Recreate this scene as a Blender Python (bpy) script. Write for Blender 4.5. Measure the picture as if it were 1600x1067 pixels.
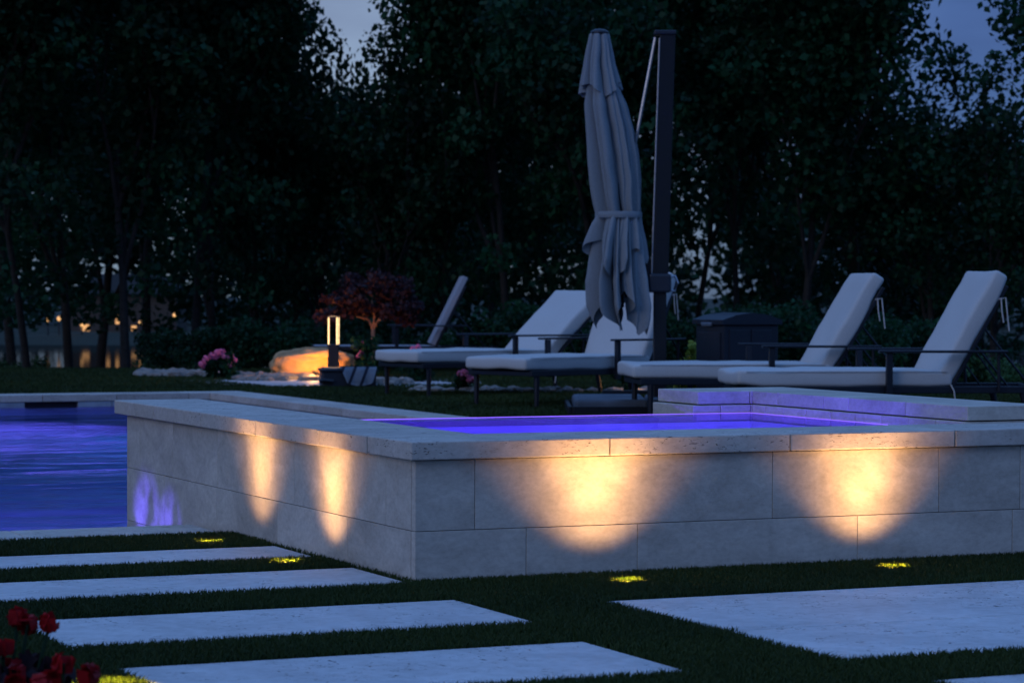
import bpy, bmesh, math, random
import numpy as np
from mathutils import Vector, Matrix, noise
for o in list(bpy.data.objects): bpy.data.objects.remove(o)
S = bpy.context.scene; COL = S.collection; PI = math.pi; R = math.radians
# ------------------------------------------------------------------ camera
EYE, FPX = 0.84, 4080.0
YAW, PIT, ROL = R(24.4), R(1.08), R(.2)
Fv = Vector((math.sin(YAW)*math.cos(PIT), math.cos(YAW)*math.cos(PIT), -math.sin(PIT)))
R0 = Vector((math.cos(YAW), -math.sin(YAW), 0)); U0 = R0.cross(Fv)
Rv = R0*math.cos(ROL)+U0*math.sin(ROL); Uv = U0*math.cos(ROL)-R0*math.sin(ROL)
cd = bpy.data.cameras.new('camera'); cam = bpy.data.objects.new('camera', cd); COL.objects.link(cam)
M = Matrix((Rv, Uv, -Fv)).transposed().to_4x4(); M.translation = Vector((0, 0, EYE)); cam.matrix_world = M
cd.sensor_width = 36; cd.lens = 36*FPX/1600; cd.clip_end = 3000; cd.clip_start = .1
cd.dof.use_dof = True; cd.dof.focus_distance = 8.6; cd.dof.aperture_fstop = 8.5
S.camera = cam
# ------------------------------------------------------------------ world: dusk sky
w = bpy.data.worlds.new('World'); S.world = w; w.use_nodes = True
nt = w.node_tree; nt.nodes.clear()
out = nt.nodes.new('ShaderNodeOutputWorld'); bg = nt.nodes.new('ShaderNodeBackground')
sky = nt.nodes.new('ShaderNodeTexSky'); sky.sky_type = 'NISHITA'; sky.sun_disc = False
SUN_EL, SUN_ROT = R(4.0), R(205)
sky.sun_elevation = SUN_EL; sky.sun_rotation = SUN_ROT; sky.ozone_density = 4.5; sky.air_density = 1.2; sky.dust_density = .6
tcw = nt.nodes.new('ShaderNodeTexCoord'); mpw = nt.nodes.new('ShaderNodeMapping'); mpw.inputs['Scale'].default_value = (1, 1, 3.2)
nzw = nt.nodes.new('ShaderNodeTexNoise'); nzw.inputs['Scale'].default_value = 5.5; nzw.inputs['Detail'].default_value = 6
crw = nt.nodes.new('ShaderNodeValToRGB'); crw.color_ramp.elements[0].position = .42; crw.color_ramp.elements[1].position = .7
crw.color_ramp.elements[0].color = (1, 1, 1, 1); crw.color_ramp.elements[1].color = (.62, .60, .66, 1)
mxw = nt.nodes.new('ShaderNodeMix'); mxw.data_type = 'RGBA'; mxw.blend_type = 'MULTIPLY'; mxw.inputs[0].default_value = 1
tint = nt.nodes.new('ShaderNodeMix'); tint.data_type = 'RGBA'; tint.blend_type = 'MULTIPLY'; tint.inputs[0].default_value = 1
tint.inputs[7].default_value = (.62, .78, 1.25, 1)
L = nt.links.new
L(tcw.outputs['Generated'], mpw.inputs[0]); L(mpw.outputs[0], nzw.inputs['Vector']); L(nzw.outputs[0], crw.inputs[0])
L(sky.outputs[0], mxw.inputs[6]); L(crw.outputs[0], mxw.inputs[7]); L(mxw.outputs[2], tint.inputs[6]); pass
sp_w = nt.nodes.new('ShaderNodeSeparateXYZ'); grd = nt.nodes.new('ShaderNodeValToRGB'); e_ = grd.color_ramp.elements
e_[0].position = 0; e_[0].color = (.045, .10, .22, 1); e_[1].position = 1; e_[1].color = (.155, .38, .90, 1)
for ps, c_ in ((.10, (.075, .145, .36, 1)), (.25, (.075, .165, .40, 1)), (.5, (.12, .28, .68, 1))):
    q_ = e_.new(ps); q_.color = c_
L(tcw.outputs['Generated'], sp_w.inputs[0]); L(sp_w.outputs[2], grd.inputs[0])
gm = nt.nodes.new('ShaderNodeMix'); gm.data_type = 'RGBA'; gm.blend_type = 'MULTIPLY'; gm.inputs[0].default_value = 1
dt = nt.nodes.new('ShaderNodeVectorMath'); dt.operation = 'DOT_PRODUCT'
gd_ = (Fv*FPX + Rv*(560-800) + Uv*(533.5-30)).normalized(); dt.inputs[1].default_value = gd_
L(tcw.outputs['Generated'], dt.inputs[0]); gr2 = nt.nodes.new('ShaderNodeMapRange'); gr2.interpolation_type = 'SMOOTHSTEP'
gr2.inputs[1].default_value = math.cos(R(13)); gr2.inputs[2].default_value = math.cos(R(1)); L(dt.outputs['Value'], gr2.inputs[0])
ga = nt.nodes.new('ShaderNodeMix'); ga.data_type = 'RGBA'; ga.blend_type = 'ADD'; ga.inputs[7].default_value = (.18, .20, .15, 1)
L(gr2.outputs[0], ga.inputs[0]); L(grd.outputs[0], ga.inputs[6]); L(ga.outputs[2], gm.inputs[6]); L(crw.outputs[0], gm.inputs[7])
sc_ = nt.nodes.new('ShaderNodeMix'); sc_.data_type = 'RGBA'; sc_.inputs[0].default_value = .93
sm = nt.nodes.new('ShaderNodeVectorMath'); sm.operation = 'SCALE'; sm.inputs[3].default_value = .12
L(tint.outputs[2], sm.inputs[0]); L(sm.outputs[0], sc_.inputs[6]); L(gm.outputs[2], sc_.inputs[7]); L(sc_.outputs[2], bg.inputs[0])
bg.inputs[1].default_value = 1.12; L(bg.outputs[0], out.inputs[0])
sl = bpy.data.lights.new('sun', 'SUN'); sl.energy = .34; sl.angle = R(35); sl.color = (1, .93, .94)
so = bpy.data.objects.new('sun', sl); COL.objects.link(so); so.rotation_euler = Vector((-.86, -.34, .40)).to_track_quat('Z', 'Y').to_euler(); so.location = (0, -5, 20)
S.view_settings.view_transform = 'Standard'; S.view_settings.look = 'None'; S.view_settings.exposure = 0; S.view_settings.gamma = 1
S.render.resolution_x = 1024; S.render.resolution_y = 682
try:
    S.cycles.max_bounces = 8; S.cycles.transparent_max_bounces = 12; S.cycles.caustics_refractive = False; S.cycles.caustics_reflective = False
    S.cycles.sample_clamp_indirect = 4
except Exception: pass

# ------------------------------------------------------------------ helpers
def at(x, y, D):
    d = Fv*FPX + Rv*(x-800) + Uv*(533.5-y)
    return Vector((0, 0, EYE)) + d*(D/FPX)
def ground_at(x, D):
    p = at(x, 457, D); return Vector((p.x, p.y, 0))
def tag(o, label=None, cat=None, group=None, kind=None):
    if label: o['label'] = label
    if cat: o['category'] = cat
    if group: o['group'] = group
    if kind: o['kind'] = kind
    return o
def empty(name, loc, rz=0):
    o = bpy.data.objects.new(name, None); COL.objects.link(o); o.location = loc; o.rotation_euler = (0, 0, rz); o.empty_display_size = .1
    return o
def obj(name, bm, mat, parent=None, smooth=False):
    me = bpy.data.meshes.new(name)
    if isinstance(bm, bmesh.types.BMesh):
        bmesh.ops.recalc_face_normals(bm, faces=bm.faces); bm.to_mesh(me); bm.free()
    else: me = bm
    if smooth: me.polygons.foreach_set('use_smooth', [True]*len(me.polygons))
    o = bpy.data.objects.new(name, me); COL.objects.link(o)
    for m in (mat if isinstance(mat, (list, tuple)) else [mat]): me.materials.append(m)
    if parent: o.parent = parent
    return o
def copy_tree(o, parent=None):
    c = o.copy(); COL.objects.link(c); c.parent = parent
    for ch in [x for x in bpy.data.objects if x.parent == o]: copy_tree(ch, c)
    return c
def box(bm, a, b, bev=0, seg=2, mat=None):
    x0, y0, z0 = a; x1, y1, z1 = b
    r = bmesh.ops.create_cube(bm, size=1); vs = r['verts']
    T = Matrix.Translation(((x0+x1)/2, (y0+y1)/2, (z0+z1)/2)) @ Matrix.Diagonal((x1-x0, y1-y0, z1-z0, 1))
    if mat is not None: T = mat @ T
    bmesh.ops.transform(bm, matrix=T, verts=vs)
    if bev:
        es = list({e for v in vs for e in v.link_edges})
        bmesh.ops.bevel(bm, geom=es, offset=bev, segments=seg, affect='EDGES', profile=.5)
def tube(bm, pts, rad, n=8, cap=True):
    pts = [Vector(p) for p in pts]; rings = []
    if not isinstance(rad, (list, tuple)): rad = [rad]*len(pts)
    for i, p in enumerate(pts):
        d = (pts[min(i+1, len(pts)-1)]-pts[max(i-1, 0)]).normalized()
        a = d.cross(Vector((0, 0, 1)) if abs(d.z) < .95 else Vector((1, 0, 0))).normalized(); b = d.cross(a)
        rings.append([bm.verts.new(p+(a*math.cos(2*PI*k/n)+b*math.sin(2*PI*k/n))*rad[i]) for k in range(n)])
    for r0, r1 in zip(rings, rings[1:]):
        for k in range(n): bm.faces.new((r0[k], r0[(k+1) % n], r1[(k+1) % n], r1[k]))
    if cap:
        bm.faces.new(rings[0][::-1]); bm.faces.new(rings[-1])
def lathe(bm, prof, n=24, c=(0, 0, 0)):
    rings = [[bm.verts.new((c[0]+r*math.cos(2*PI*k/n), c[1]+r*math.sin(2*PI*k/n), c[2]+z)) for k in range(n)] for r, z in prof]
    for r0, r1 in zip(rings, rings[1:]):
        for k in range(n): bm.faces.new((r0[k], r0[(k+1) % n], r1[(k+1) % n], r1[k]))
    bm.faces.new(rings[0][::-1]); bm.faces.new(rings[-1])

# ------------------------------------------------------------------ materials
def newmat(name):
    m = bpy.data.materials.new(name); m.use_nodes = True; t = m.node_tree
    return m, t, t.nodes['Principled BSDF']
def node(t, typ, **kw):
    n = t.nodes.new(typ)
    for k, v in kw.items():
        if k in n.inputs: n.inputs[k].default_value = v
        else: setattr(n, k, v)
    return n
def plain(name, col, rough=.5, metal=0, nscale=30, var=.15, bump=.1, spec=.5):
    m, t, b = newmat(name); l = t.links.new
    tc = node(t, 'ShaderNodeTexCoord'); nz = node(t, 'ShaderNodeTexNoise', Scale=nscale, Detail=6.0)
    cr = node(t, 'ShaderNodeValToRGB')
    cr.color_ramp.elements[0].position = .3; cr.color_ramp.elements[1].position = .7
    cr.color_ramp.elements[0].color = tuple(c*(1-var) for c in col)+(1,); cr.color_ramp.elements[1].color = tuple(min(1, c*(1+var)) for c in col)+(1,)
    l(tc.outputs['Object'], nz.inputs['Vector']); l(nz.outputs[0], cr.inputs[0]); l(cr.outputs[0], b.inputs['Base Color'])
    b.inputs['Roughness'].default_value = rough; b.inputs['Metallic'].default_value = metal; b.inputs['Specular IOR Level'].default_value = spec
    if bump:
        bp = node(t, 'ShaderNodeBump', Strength=bump, Distance=.01); l(nz.outputs[0], bp.inputs['Height']); l(bp.outputs[0], b.inputs['Normal'])
    return m
def stone(name, c1, c2, pits=.0, rough=.75, vein=6.0):
    m, t, b = newmat(name); l = t.links.new
    tc = node(t, 'ShaderNodeTexCoord')
    mp = node(t, 'ShaderNodeMapping'); mp.inputs['Scale'].default_value = (1, 1, 1.6)
    l(tc.outputs['Object'], mp.inputs[0])
    gi = node(t, 'ShaderNodeNewGeometry')
    ad = node(t, 'ShaderNodeVectorMath', operation='MULTIPLY_ADD'); ad.inputs[1].default_value = (7, 13, 5)
    cx = node(t, 'ShaderNodeCombineXYZ')
    for k in range(3): l(gi.outputs['Random Per Island'], cx.inputs[k])
    l(cx.outputs[0], ad.inputs[0]); l(mp.outputs[0], ad.inputs[2])
    n1 = node(t, 'ShaderNodeTexNoise', Scale=vein, Detail=9.0, Roughness=.62, Distortion=.9); l(ad.outputs[0], n1.inputs['Vector'])
    n2 = node(t, 'ShaderNodeTexNoise', Scale=vein*9, Detail=6.0, Roughness=.7); l(ad.outputs[0], n2.inputs['Vector'])
    cr = node(t, 'ShaderNodeValToRGB'); cr.color_ramp.elements[0].position = .32; cr.color_ramp.elements[1].position = .66
    cr.color_ramp.elements[0].color = c1+(1,); cr.color_ramp.elements[1].color = c2+(1,)
    l(n1.outputs[0], cr.inputs[0])
    mx = node(t, 'ShaderNodeMix', data_type='RGBA', blend_type='MULTIPLY'); mx.inputs[0].default_value = .5
    c2r = node(t, 'ShaderNodeValToRGB'); c2r.color_ramp.elements[0].position = .3; c2r.color_ramp.elements[1].position = .6
    c2r.color_ramp.elements[0].color = (.62, .6, .58, 1); c2r.color_ramp.elements[1].color = (1, 1, 1, 1)
    l(n2.outputs[0], c2r.inputs[0]); l(cr.outputs[0], mx.inputs[6]); l(c2r.outputs[0], mx.inputs[7])
    iv = node(t, 'ShaderNodeMapRange'); iv.inputs[3].default_value = .86; iv.inputs[4].default_value = 1.06
    l(gi.outputs['Random Per Island'], iv.inputs[0])
    mv = node(t, 'ShaderNodeMix', data_type='RGBA', blend_type='MULTIPLY'); mv.inputs[0].default_value = 1
    l(mx.outputs[2], mv.inputs[6]); l(iv.outputs[0], mv.inputs[7])
    last = mv.outputs[2]; h = n2.outputs[0]
    if pits:
        m3 = node(t, 'ShaderNodeMapping'); m3.inputs['Scale'].default_value = (1, 1, 2.3); l(ad.outputs[0], m3.inputs[0])
        vo = node(t, 'ShaderNodeTexNoise', Scale=46.0, Detail=3.0, Distortion=1.5); l(m3.outputs[0], vo.inputs['Vector'])
        pr = node(t, 'ShaderNodeMapRange'); pr.inputs[1].default_value = .33; pr.inputs[2].default_value = .38; l(vo.outputs[0], pr.inputs[0])
        msk = node(t, 'ShaderNodeTexNoise', Scale=6.0); l(ad.outputs[0], msk.inputs['Vector'])
        mr = node(t, 'ShaderNodeMapRange'); mr.inputs[1].default_value = .47; mr.inputs[2].default_value = .55; mr.inputs[3].default_value = 1; mr.inputs[4].default_value = 0
        l(msk.outputs[0], mr.inputs[0])
        mxm = node(t, 'ShaderNodeMath', operation='MAXIMUM'); l(pr.outputs[0], mxm.inputs[0]); l(mr.outputs[0], mxm.inputs[1])
        dk = node(t, 'ShaderNodeMix', data_type='RGBA'); dk.inputs[6].default_value = (.06, .05, .045, 1)
        l(mxm.outputs[0], dk.inputs[0]); l(last, dk.inputs[7]); last = dk.outputs[2]
        hm = node(t, 'ShaderNodeMath', operation='ADD'); l(mxm.outputs[0], hm.inputs[0]); l(n2.outputs[0], hm.inputs[1]); h = hm.outputs[0]
    l(last, b.inputs['Base Color']); b.inputs['Roughness'].default_value = rough; b.inputs['Specular IOR Level'].default_value = .3
    bp = node(t, 'ShaderNodeBump', Strength=.35, Distance=.003); l(h, bp.inputs['Height']); l(bp.outputs[0], b.inputs['Normal'])
    return m
def emis(name, col, s):
    m, t, b = newmat(name); b.inputs['Base Color'].default_value = (.1, .1, .1, 1)
    b.inputs['Emission Color'].default_value = col+(1,); b.inputs['Emission Strength'].default_value = s
    return m
def leafmat(name, ca, cb, rough=.55, trans=.15):
    m, t, b = newmat(name); l = t.links.new
    gi = node(t, 'ShaderNodeNewGeometry'); oi = node(t, 'ShaderNodeObjectInfo'); tc = node(t, 'ShaderNodeTexCoord')
    nz = node(t, 'ShaderNodeTexNoise', Scale=.9, Detail=2.0); l(tc.outputs['Object'], nz.inputs['Vector'])
    a = node(t, 'ShaderNodeMath', operation='MULTIPLY_ADD'); a.inputs[1].default_value = .45; l(gi.outputs['Random Per Island'], a.inputs[0])
    sc = node(t, 'ShaderNodeMapRange'); sc.inputs[1].default_value = .35; sc.inputs[2].default_value = .65; sc.inputs[4].default_value = .55; l(nz.outputs[0], sc.inputs[0])
    l(sc.outputs[0], a.inputs[2])
    cr = node(t, 'ShaderNodeValToRGB'); cr.color_ramp.elements[0].color = ca+(1,); cr.color_ramp.elements[1].color = cb+(1,)
    l(a.outputs[0], cr.inputs[0])
    hv = node(t, 'ShaderNodeHueSaturation'); mr = node(t, 'ShaderNodeMapRange'); mr.inputs[3].default_value = .7; mr.inputs[4].default_value = 1.3
    l(oi.outputs['Random'], mr.inputs[0]); l(mr.outputs[0], hv.inputs['Value']); l(cr.outputs[0], hv.inputs['Color'])
    l(hv.outputs[0], b.inputs['Base Color']); b.inputs['Roughness'].default_value = rough; b.inputs['Specular IOR Level'].default_value = .25
    if trans:
        tr = node(t, 'ShaderNodeBsdfTranslucent'); l(hv.outputs[0], tr.inputs[0]); mx = node(t, 'ShaderNodeMixShader'); mx.inputs[0].default_value = trans
        o = t.nodes['Material Output']; l(b.outputs[0], mx.inputs[1]); l(tr.outputs[0], mx.inputs[2]); l(mx.outputs[0], o.inputs[0])
    return m
def watermat(name, scale, strength, tcol, refr=.6, stretch=(1, 1, 1), dist=.05, refl=1.0):
    m, t, b = newmat(name); l = t.links.new; t.nodes.remove(b); o = t.nodes['Material Output']
    tc = node(t, 'ShaderNodeTexCoord'); mp = node(t, 'ShaderNodeMapping'); mp.inputs['Scale'].default_value = stretch; mp.inputs['Rotation'].default_value = (0, 0, YAW); l(tc.outputs['Object'], mp.inputs[0])
    n1 = node(t, 'ShaderNodeTexNoise', Scale=scale, Detail=4.0, Distortion=.6); n2 = node(t, 'ShaderNodeTexNoise', Scale=scale*4, Detail=3.0)
    l(mp.outputs[0], n1.inputs['Vector']); l(mp.outputs[0], n2.inputs['Vector'])
    ma = node(t, 'ShaderNodeMath', operation='MULTIPLY_ADD'); ma.inputs[1].default_value = .25; l(n2.outputs[0], ma.inputs[0]); l(n1.outputs[0], ma.inputs[2])
    bp = node(t, 'ShaderNodeBump', Strength=strength, Distance=dist); l(ma.outputs[0], bp.inputs['Height'])
    fr = node(t, 'ShaderNodeFresnel', IOR=1.33); l(bp.outputs[0], fr.inputs['Normal'])
    fm = node(t, 'ShaderNodeMath', operation='MULTIPLY'); fm.inputs[1].default_value = refl; l(fr.outputs[0], fm.inputs[0])
    gl = node(t, 'ShaderNodeBsdfGlossy', Roughness=.06); l(bp.outputs[0], gl.inputs['Normal'])
    rf = node(t, 'ShaderNodeBsdfRefraction', IOR=1.33, Roughness=.05); rf.inputs[0].default_value = tcol+(1,); l(bp.outputs[0], rf.inputs['Normal'])
    tp = node(t, 'ShaderNodeBsdfTransparent'); tp.inputs[0].default_value = tcol+(1,)
    m1 = node(t, 'ShaderNodeMixShader'); m1.inputs[0].default_value = refr; l(tp.outputs[0], m1.inputs[1]); l(rf.outputs[0], m1.inputs[2])
    m2 = node(t, 'ShaderNodeMixShader'); l(fm.outputs[0], m2.inputs[0]); l(m1.outputs[0], m2.inputs[1]); l(gl.outputs[0], m2.inputs[2])
    l(m2.outputs[0], o.inputs[0]); return m

MT = {}
MT['wall'] = stone('travertine_wall', (.43, .395, .35), (.60, .56, .50), pits=0, vein=5)
MT['coping'] = stone('travertine_coping', (.44, .40, .36), (.58, .54, .50), pits=1, vein=5)
MT['slab'] = stone('porcelain_slab', (.48, .48, .50), (.64, .64, .66), pits=1, vein=3, rough=.6)
MT['grout'] = plain('grout', (.22, .20, .18), .9)
MT['poolplaster'] = plain('pool_blue_plaster', (.20, .34, .46), .7, nscale=2, var=.3)
MT['plaster'] = plain('pool_plaster', (.55, .62, .68), .7, nscale=4)
MT['pooltile'] = plain('pool_tile', (.30, .36, .42), .4, nscale=8, var=.3)
MT['metal'] = plain('dark_metal', (.010, .013, .022), .4, .2, nscale=60)
MT['pole'] = plain('umbrella_metal', (.003, .0045, .009), .45, .2, nscale=40)
MT['steel'] = plain('bare_steel', (.35, .36, .4), .35, .9)
MT['cushion'] = plain('cushion_fabric', (.52, .52, .52), .9, nscale=160, var=.06, bump=.15)
MT['piping'] = plain('cushion_piping', (.42, .41, .42), .9)
MT['string'] = plain('cream_string', (.6, .57, .55), .9)
MT['sling'] = plain('sling_mesh', (.34, .35, .40), .8, nscale=200)
MT['canopy'] = plain('canopy_fabric', (.22, .25, .28), .85, nscale=90, var=.08, bump=.1)
MT['blackplastic'] = plain('dark_plastic', (.013, .017, .03), .4, nscale=25)
MT['bark'] = plain('bark', (.016, .014, .013), .95, nscale=14, var=.5, bump=1)
MT['maplebark'] = plain('maple_bark', (.22, .13, .09), .9, nscale=18, var=.3, bump=.6)
MT['boulder'] = stone('boulder_rock', (.30, .19, .09), (.60, .42, .22), pits=0, vein=3)
MT['rocks'] = plain('pale_rocks', (.22, .20, .18), .85, nscale=12, var=.35, bump=.6)
MT['soil'] = plain('soil', (.012, .02, .010), 1, nscale=12, var=.4)
MT['leaf'] = leafmat('tree_leaf', (.002, .015, .008), (.012, .088, .034), trans=.4)
MT['leafbright'] = leafmat('bright_leaf', (.02, .06, .02), (.05, .14, .05))
MT['leafred'] = leafmat('maple_leaf', (.022, .012, .016), (.040, .015, .022))
MT['pink'] = leafmat('pink_petal', (.60, .10, .22), (.85, .28, .48), trans=.3)
MT['redp'] = leafmat('red_petal', (.22, .004, .008), (.5, .012, .02), trans=.3)
MT['yellowleaf'] = leafmat('yellow_green_leaf', (.20, .24, .03), (.4, .42, .06), trans=.3)
MT['grass'] = leafmat('grass_blade', (.012, .026, .006), (.034, .058, .012), rough=.7, trans=.2)
MT['led'] = emis('led_purple', (.28, .14, 1.0), 1.1)
MT['lamp_lens'] = emis('warm_lens', (1, .62, .10), 3.0)
MT['warmrod'] = emis('warm_rod', (1, .66, .30), 2.6)
MT['warmwin'] = emis('warm_window', (1, .50, .17), .9)
MT['dimwarm'] = plain('tan_render', (.07, .055, .045), .9)
MT['spawater'] = watermat('spa_water', 3.0, .35, (.62, .55, 1), refr=.25, dist=.02, refl=.35)
MT['poolwater'] = watermat('pool_water', 1.0, 1.0, (.5, .74, 1), refr=.85, dist=.6, stretch=(.4, 1.2, 1), refl=.6)
MT['pond'] = watermat('pond_water', .5, .03, (.2, .3, .3), refr=.5, dist=.05, refl=.55)

# ------------------------------------------------------------------ ground, pond
PX0, PX1, PY0, PY1 = -1.5, 6.63, 8.98, 20.6      # pool inside
def depth(x, y): return Vector((x, y, 0)).dot(Vector((Fv.x, Fv.y, 0)).normalized())
def gh(x, y):
    d = depth(x, y)
    z = -.012
    if d > 27.5: z -= min(1, (d-27.5)/15)*1.1
    if d > 70: z += min(1, (d-70)/6)*.75
    return z
xs = sorted(set([-400, -200, -100, -60, -40, -25, -15, -8, -4, PX0, 0, 2.85, 5.3, PX1, 8] + [k*2.0 for k in range(5, 60)] + [130, 180, 260, 400]))
ys = sorted(set([-60, -20, -5, 0, 4, 6.95, PY0, 12, 16, PY1] + [k*2.0 for k in range(11, 70)] + [150, 200, 300, 500]))
bm = bmesh.new(); V = {}
for i, x in enumerate(xs):
    for j, y in enumerate(ys): V[i, j] = bm.verts.new((x, y, gh(x, y)))
for i in range(len(xs)-1):
    for j in range(len(ys)-1):
        x, y = (xs[i]+xs[i+1])/2, (ys[j]+ys[j+1])/2
        if PX0 < x < PX1 and PY0 < y < PY1: continue
        if 2.85 < x < 5.3 and 6.95 < y < PY0: continue
        bm.faces.new((V[i, j], V[i+1, j], V[i+1, j+1], V[i, j+1]))
tag(obj('ground', bm, MT['soil']), kind='structure')
bm = bmesh.new(); q = [at(-900, 457, 34), at(2600, 457, 34), at(2600, 457, 76), at(-900, 457, 76)]
bm.faces.new([bm.verts.new((p.x, p.y, -.69)) for p in q])
tag(obj('pond', bm, MT['pond']), kind='structure')

# ------------------------------------------------------------------ pool
pool = empty('swimming_pool', (2.5, 14, 0)); tag(pool, 'long rectangular swimming pool lit blue and purple from under the water', 'pool')
def pl(name, bm, m, parent=pool, smooth=False):
    o = obj(name, bm, m, parent, smooth); o.location = -Vector(parent.location); return o
bm = bmesh.new(); ZF = -1.35
for a, b in (((PX0-.2, PY0-.2, ZF-.1), (PX1+.2, PY1+.2, ZF)), ((PX0-.2, PY0-.2, ZF), (PX0, PY1+.2, -.30)), ((PX1, PY0-.2, ZF), (PX1+.2, PY1+.2, -.30)),
             ((PX0, PY1, ZF), (PX1, PY1+.2, -.30)), ((PX0, PY0-.2, ZF), (PX1, PY0, -.30))): box(bm, a, b)
pl('basin', bm, MT['poolplaster'])
bm = bmesh.new()                                       # water-line tiles
def tilerow(bm, p0, p1, z0, z1, inward, size=.30, gap=.006, th=.012):
    p0, p1 = Vector(p0), Vector(p1); Ln = (p1-p0).length; n = max(1, round(Ln/size)); d = (p1-p0)/n
    for k in range(n):
        a = p0+d*k+d.normalized()*gap/2; b = p0+d*(k+1)-d.normalized()*gap/2; c = b+Vector(inward)*th
        box(bm, (min(a.x, c.x), min(a.y, c.y), z0), (max(a.x, c.x), max(a.y, c.y), z1), .0015, 1)
SK0, SK1 = 5.07, 5.50
tilerow(bm, (PX0, PY1, 0), (SK0, PY1, 0), -.30, -.052, (0, -1, 0)); pl('waterline_tiles', bm, MT['pooltile']); bm = bmesh.new()
tilerow(bm, (SK1, PY1, 0), (PX1, PY1, 0), -.30, -.052, (0, -1, 0))
tilerow(bm, (PX1, PY0, 0), (PX1, PY1, 0), -.30, -.052, (-1, 0, 0)); pl('waterline_tiles', bm, MT['pooltile']); bm = bmesh.new()
tilerow(bm, (PX0, PY0, 0), (PX0, PY1, 0), -.30, -.052, (1, 0, 0))
pl('waterline_tiles', bm, MT['pooltile']); bm = bmesh.new()
tilerow(bm, (PX0, PY0, 0), (2.82, PY0, 0), -.30, -.052, (0, 1, 0)); pl('waterline_tiles', bm, MT['pooltile']); bm = bmesh.new()
tilerow(bm, (5.3, PY0, 0), (PX1, PY0, 0), -.30, -.052, (0, 1, 0))
pl('waterline_tiles', bm, MT['pooltile'])
bm = bmesh.new(); W = .012
box(bm, (PX0-.2, PY1+W, -.30), (SK0, PY1+.2, -.053)); box(bm, (SK1, PY1+W, -.30), (PX1+.2, PY1+.2, -.053))
box(bm, (SK0, PY1+.16, -.30), (SK1, PY1+.2, -.053)); box(bm, (PX1+W, PY0, -.3), (PX1+.2, PY1, -.053)); box(bm, (PX0-.2, PY0, -.3), (PX0-W, PY1, -.053))
box(bm, (PX0-.2, PY0-.2, -.3), (2.82, PY0-W, -.053)); box(bm, (5.3, PY0-.2, -.3), (PX1+.2, PY0-W, -.053))
pl('bond_beam', bm, MT['grout'])
bm = bmesh.new(); box(bm, (SK0, PY1+.02, -.20), (SK1, PY1+.05, -.055)); pl('skimmer_dark_panel', bm, plain('painted_recess_shade', (.004, .004, .006), .8))  # black panel across the recess; its shade is put into the colour
bm = bmesh.new()                                       # coping stones
def coprow(bm, x0, y0, x1, y1, z0, z1, ax, joints, gap=.004, bev=.004):
    c = sorted([x0 if ax == 0 else y0]+list(joints)+[x1 if ax == 0 else y1])
    for a, b in zip(c, c[1:]):
        if ax == 0: box(bm, (a+gap/2, y0, z0), (b-gap/2, y1, z1), bev, 2)
        else: box(bm, (x0, a+gap/2, z0), (x1, b-gap/2, z1), bev, 2)
def js(a, b, s=.61): return [a+s*k for k in range(1, int((b-a)/s)+1) if a+s*k < b-.1]
Wc = .32
coprow(bm, PX0-.3, PY1-.02, PX1+Wc, PY1+.3, -.050, .006, 0, js(PX0, PX1))
coprow(bm, PX1-.02, PY0-.3, PX1+Wc, PY1-.022, -.050, .006, 1, js(PY0, PY1))
coprow(bm, PX0-.3, PY0+.02, PX0+.02, PY1-.022, -.050, .006, 1, js(PY0, PY1))
coprow(bm, PX0-.3, PY0-.40, 2.82, PY0+.018, -.050, .004, 0, js(PX0, 2.5))
coprow(bm, 5.32, PY0-.3, PX1-.022, PY0+.018, -.050, .004, 0, [])
pl('coping', bm, MT['coping'])
bm = bmesh.new(); bm.faces.new([bm.verts.new(p) for p in ((PX0, PY0, -.095), (PX1, PY0, -.095), (PX1, PY1, -.095), (PX0, PY1, -.095))])
pl('water', bm, MT['poolwater'])
def pool_light(loc, aim, col, e, parent, size=R(150), lens=3):
    bm = bmesh.new(); lathe(bm, [(.085, 0), (.085, .012), (.06, .02)], 20)
    o = obj('pool_light', bm, emis('pool_lens', col, lens), parent); d = (Vector(aim)-Vector(loc)).normalized()
    o.location = Vector(loc)-Vector(parent.location); o.rotation_euler = d.to_track_quat('Z', 'Y').to_euler()
    ld = bpy.data.lights.new('underwater_lamp', 'SPOT'); ld.energy = e; ld.color = col; ld.spot_size = size; ld.spot_blend = .6; ld.shadow_soft_size = .06
    lo = bpy.data.objects.new('underwater_lamp', ld); COL.objects.link(lo); lo.parent = parent
    lo.location = Vector(loc)+d*.05-Vector(parent.location); lo.rotation_euler = d.to_track_quat('-Z', 'Y').to_euler()
PUR = (.38, .16, 1.0); BLU = (.0, .22, .8); CYA = (.0, .34, .8)
pool_light((2.1, PY0+.06, -.50), (3.0, 12.0, -1.35), PUR, 1000, pool, R(48))
pool_light((2.78, 9.45, -.45), (1.6, 10.3, -1.2), PUR, 60, pool, R(95))
pool_light((4.5, PY1-.08, -.5), (4.6, 19.0, -1.35), PUR, 600, pool, R(52))
pool_light((PX1-.06, 12.3, -.6), (3, 13.2, -1.3), CYA, 190, pool, R(120))
pool_light((PX0+.06, 14.0, -.6), (4, 14.5, -1.3), BLU, 260, pool, R(120))
pool_light((PX1-.06, 17.3, -.6), (4, 16.5, -1.3), CYA, 190, pool, R(120))

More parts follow.
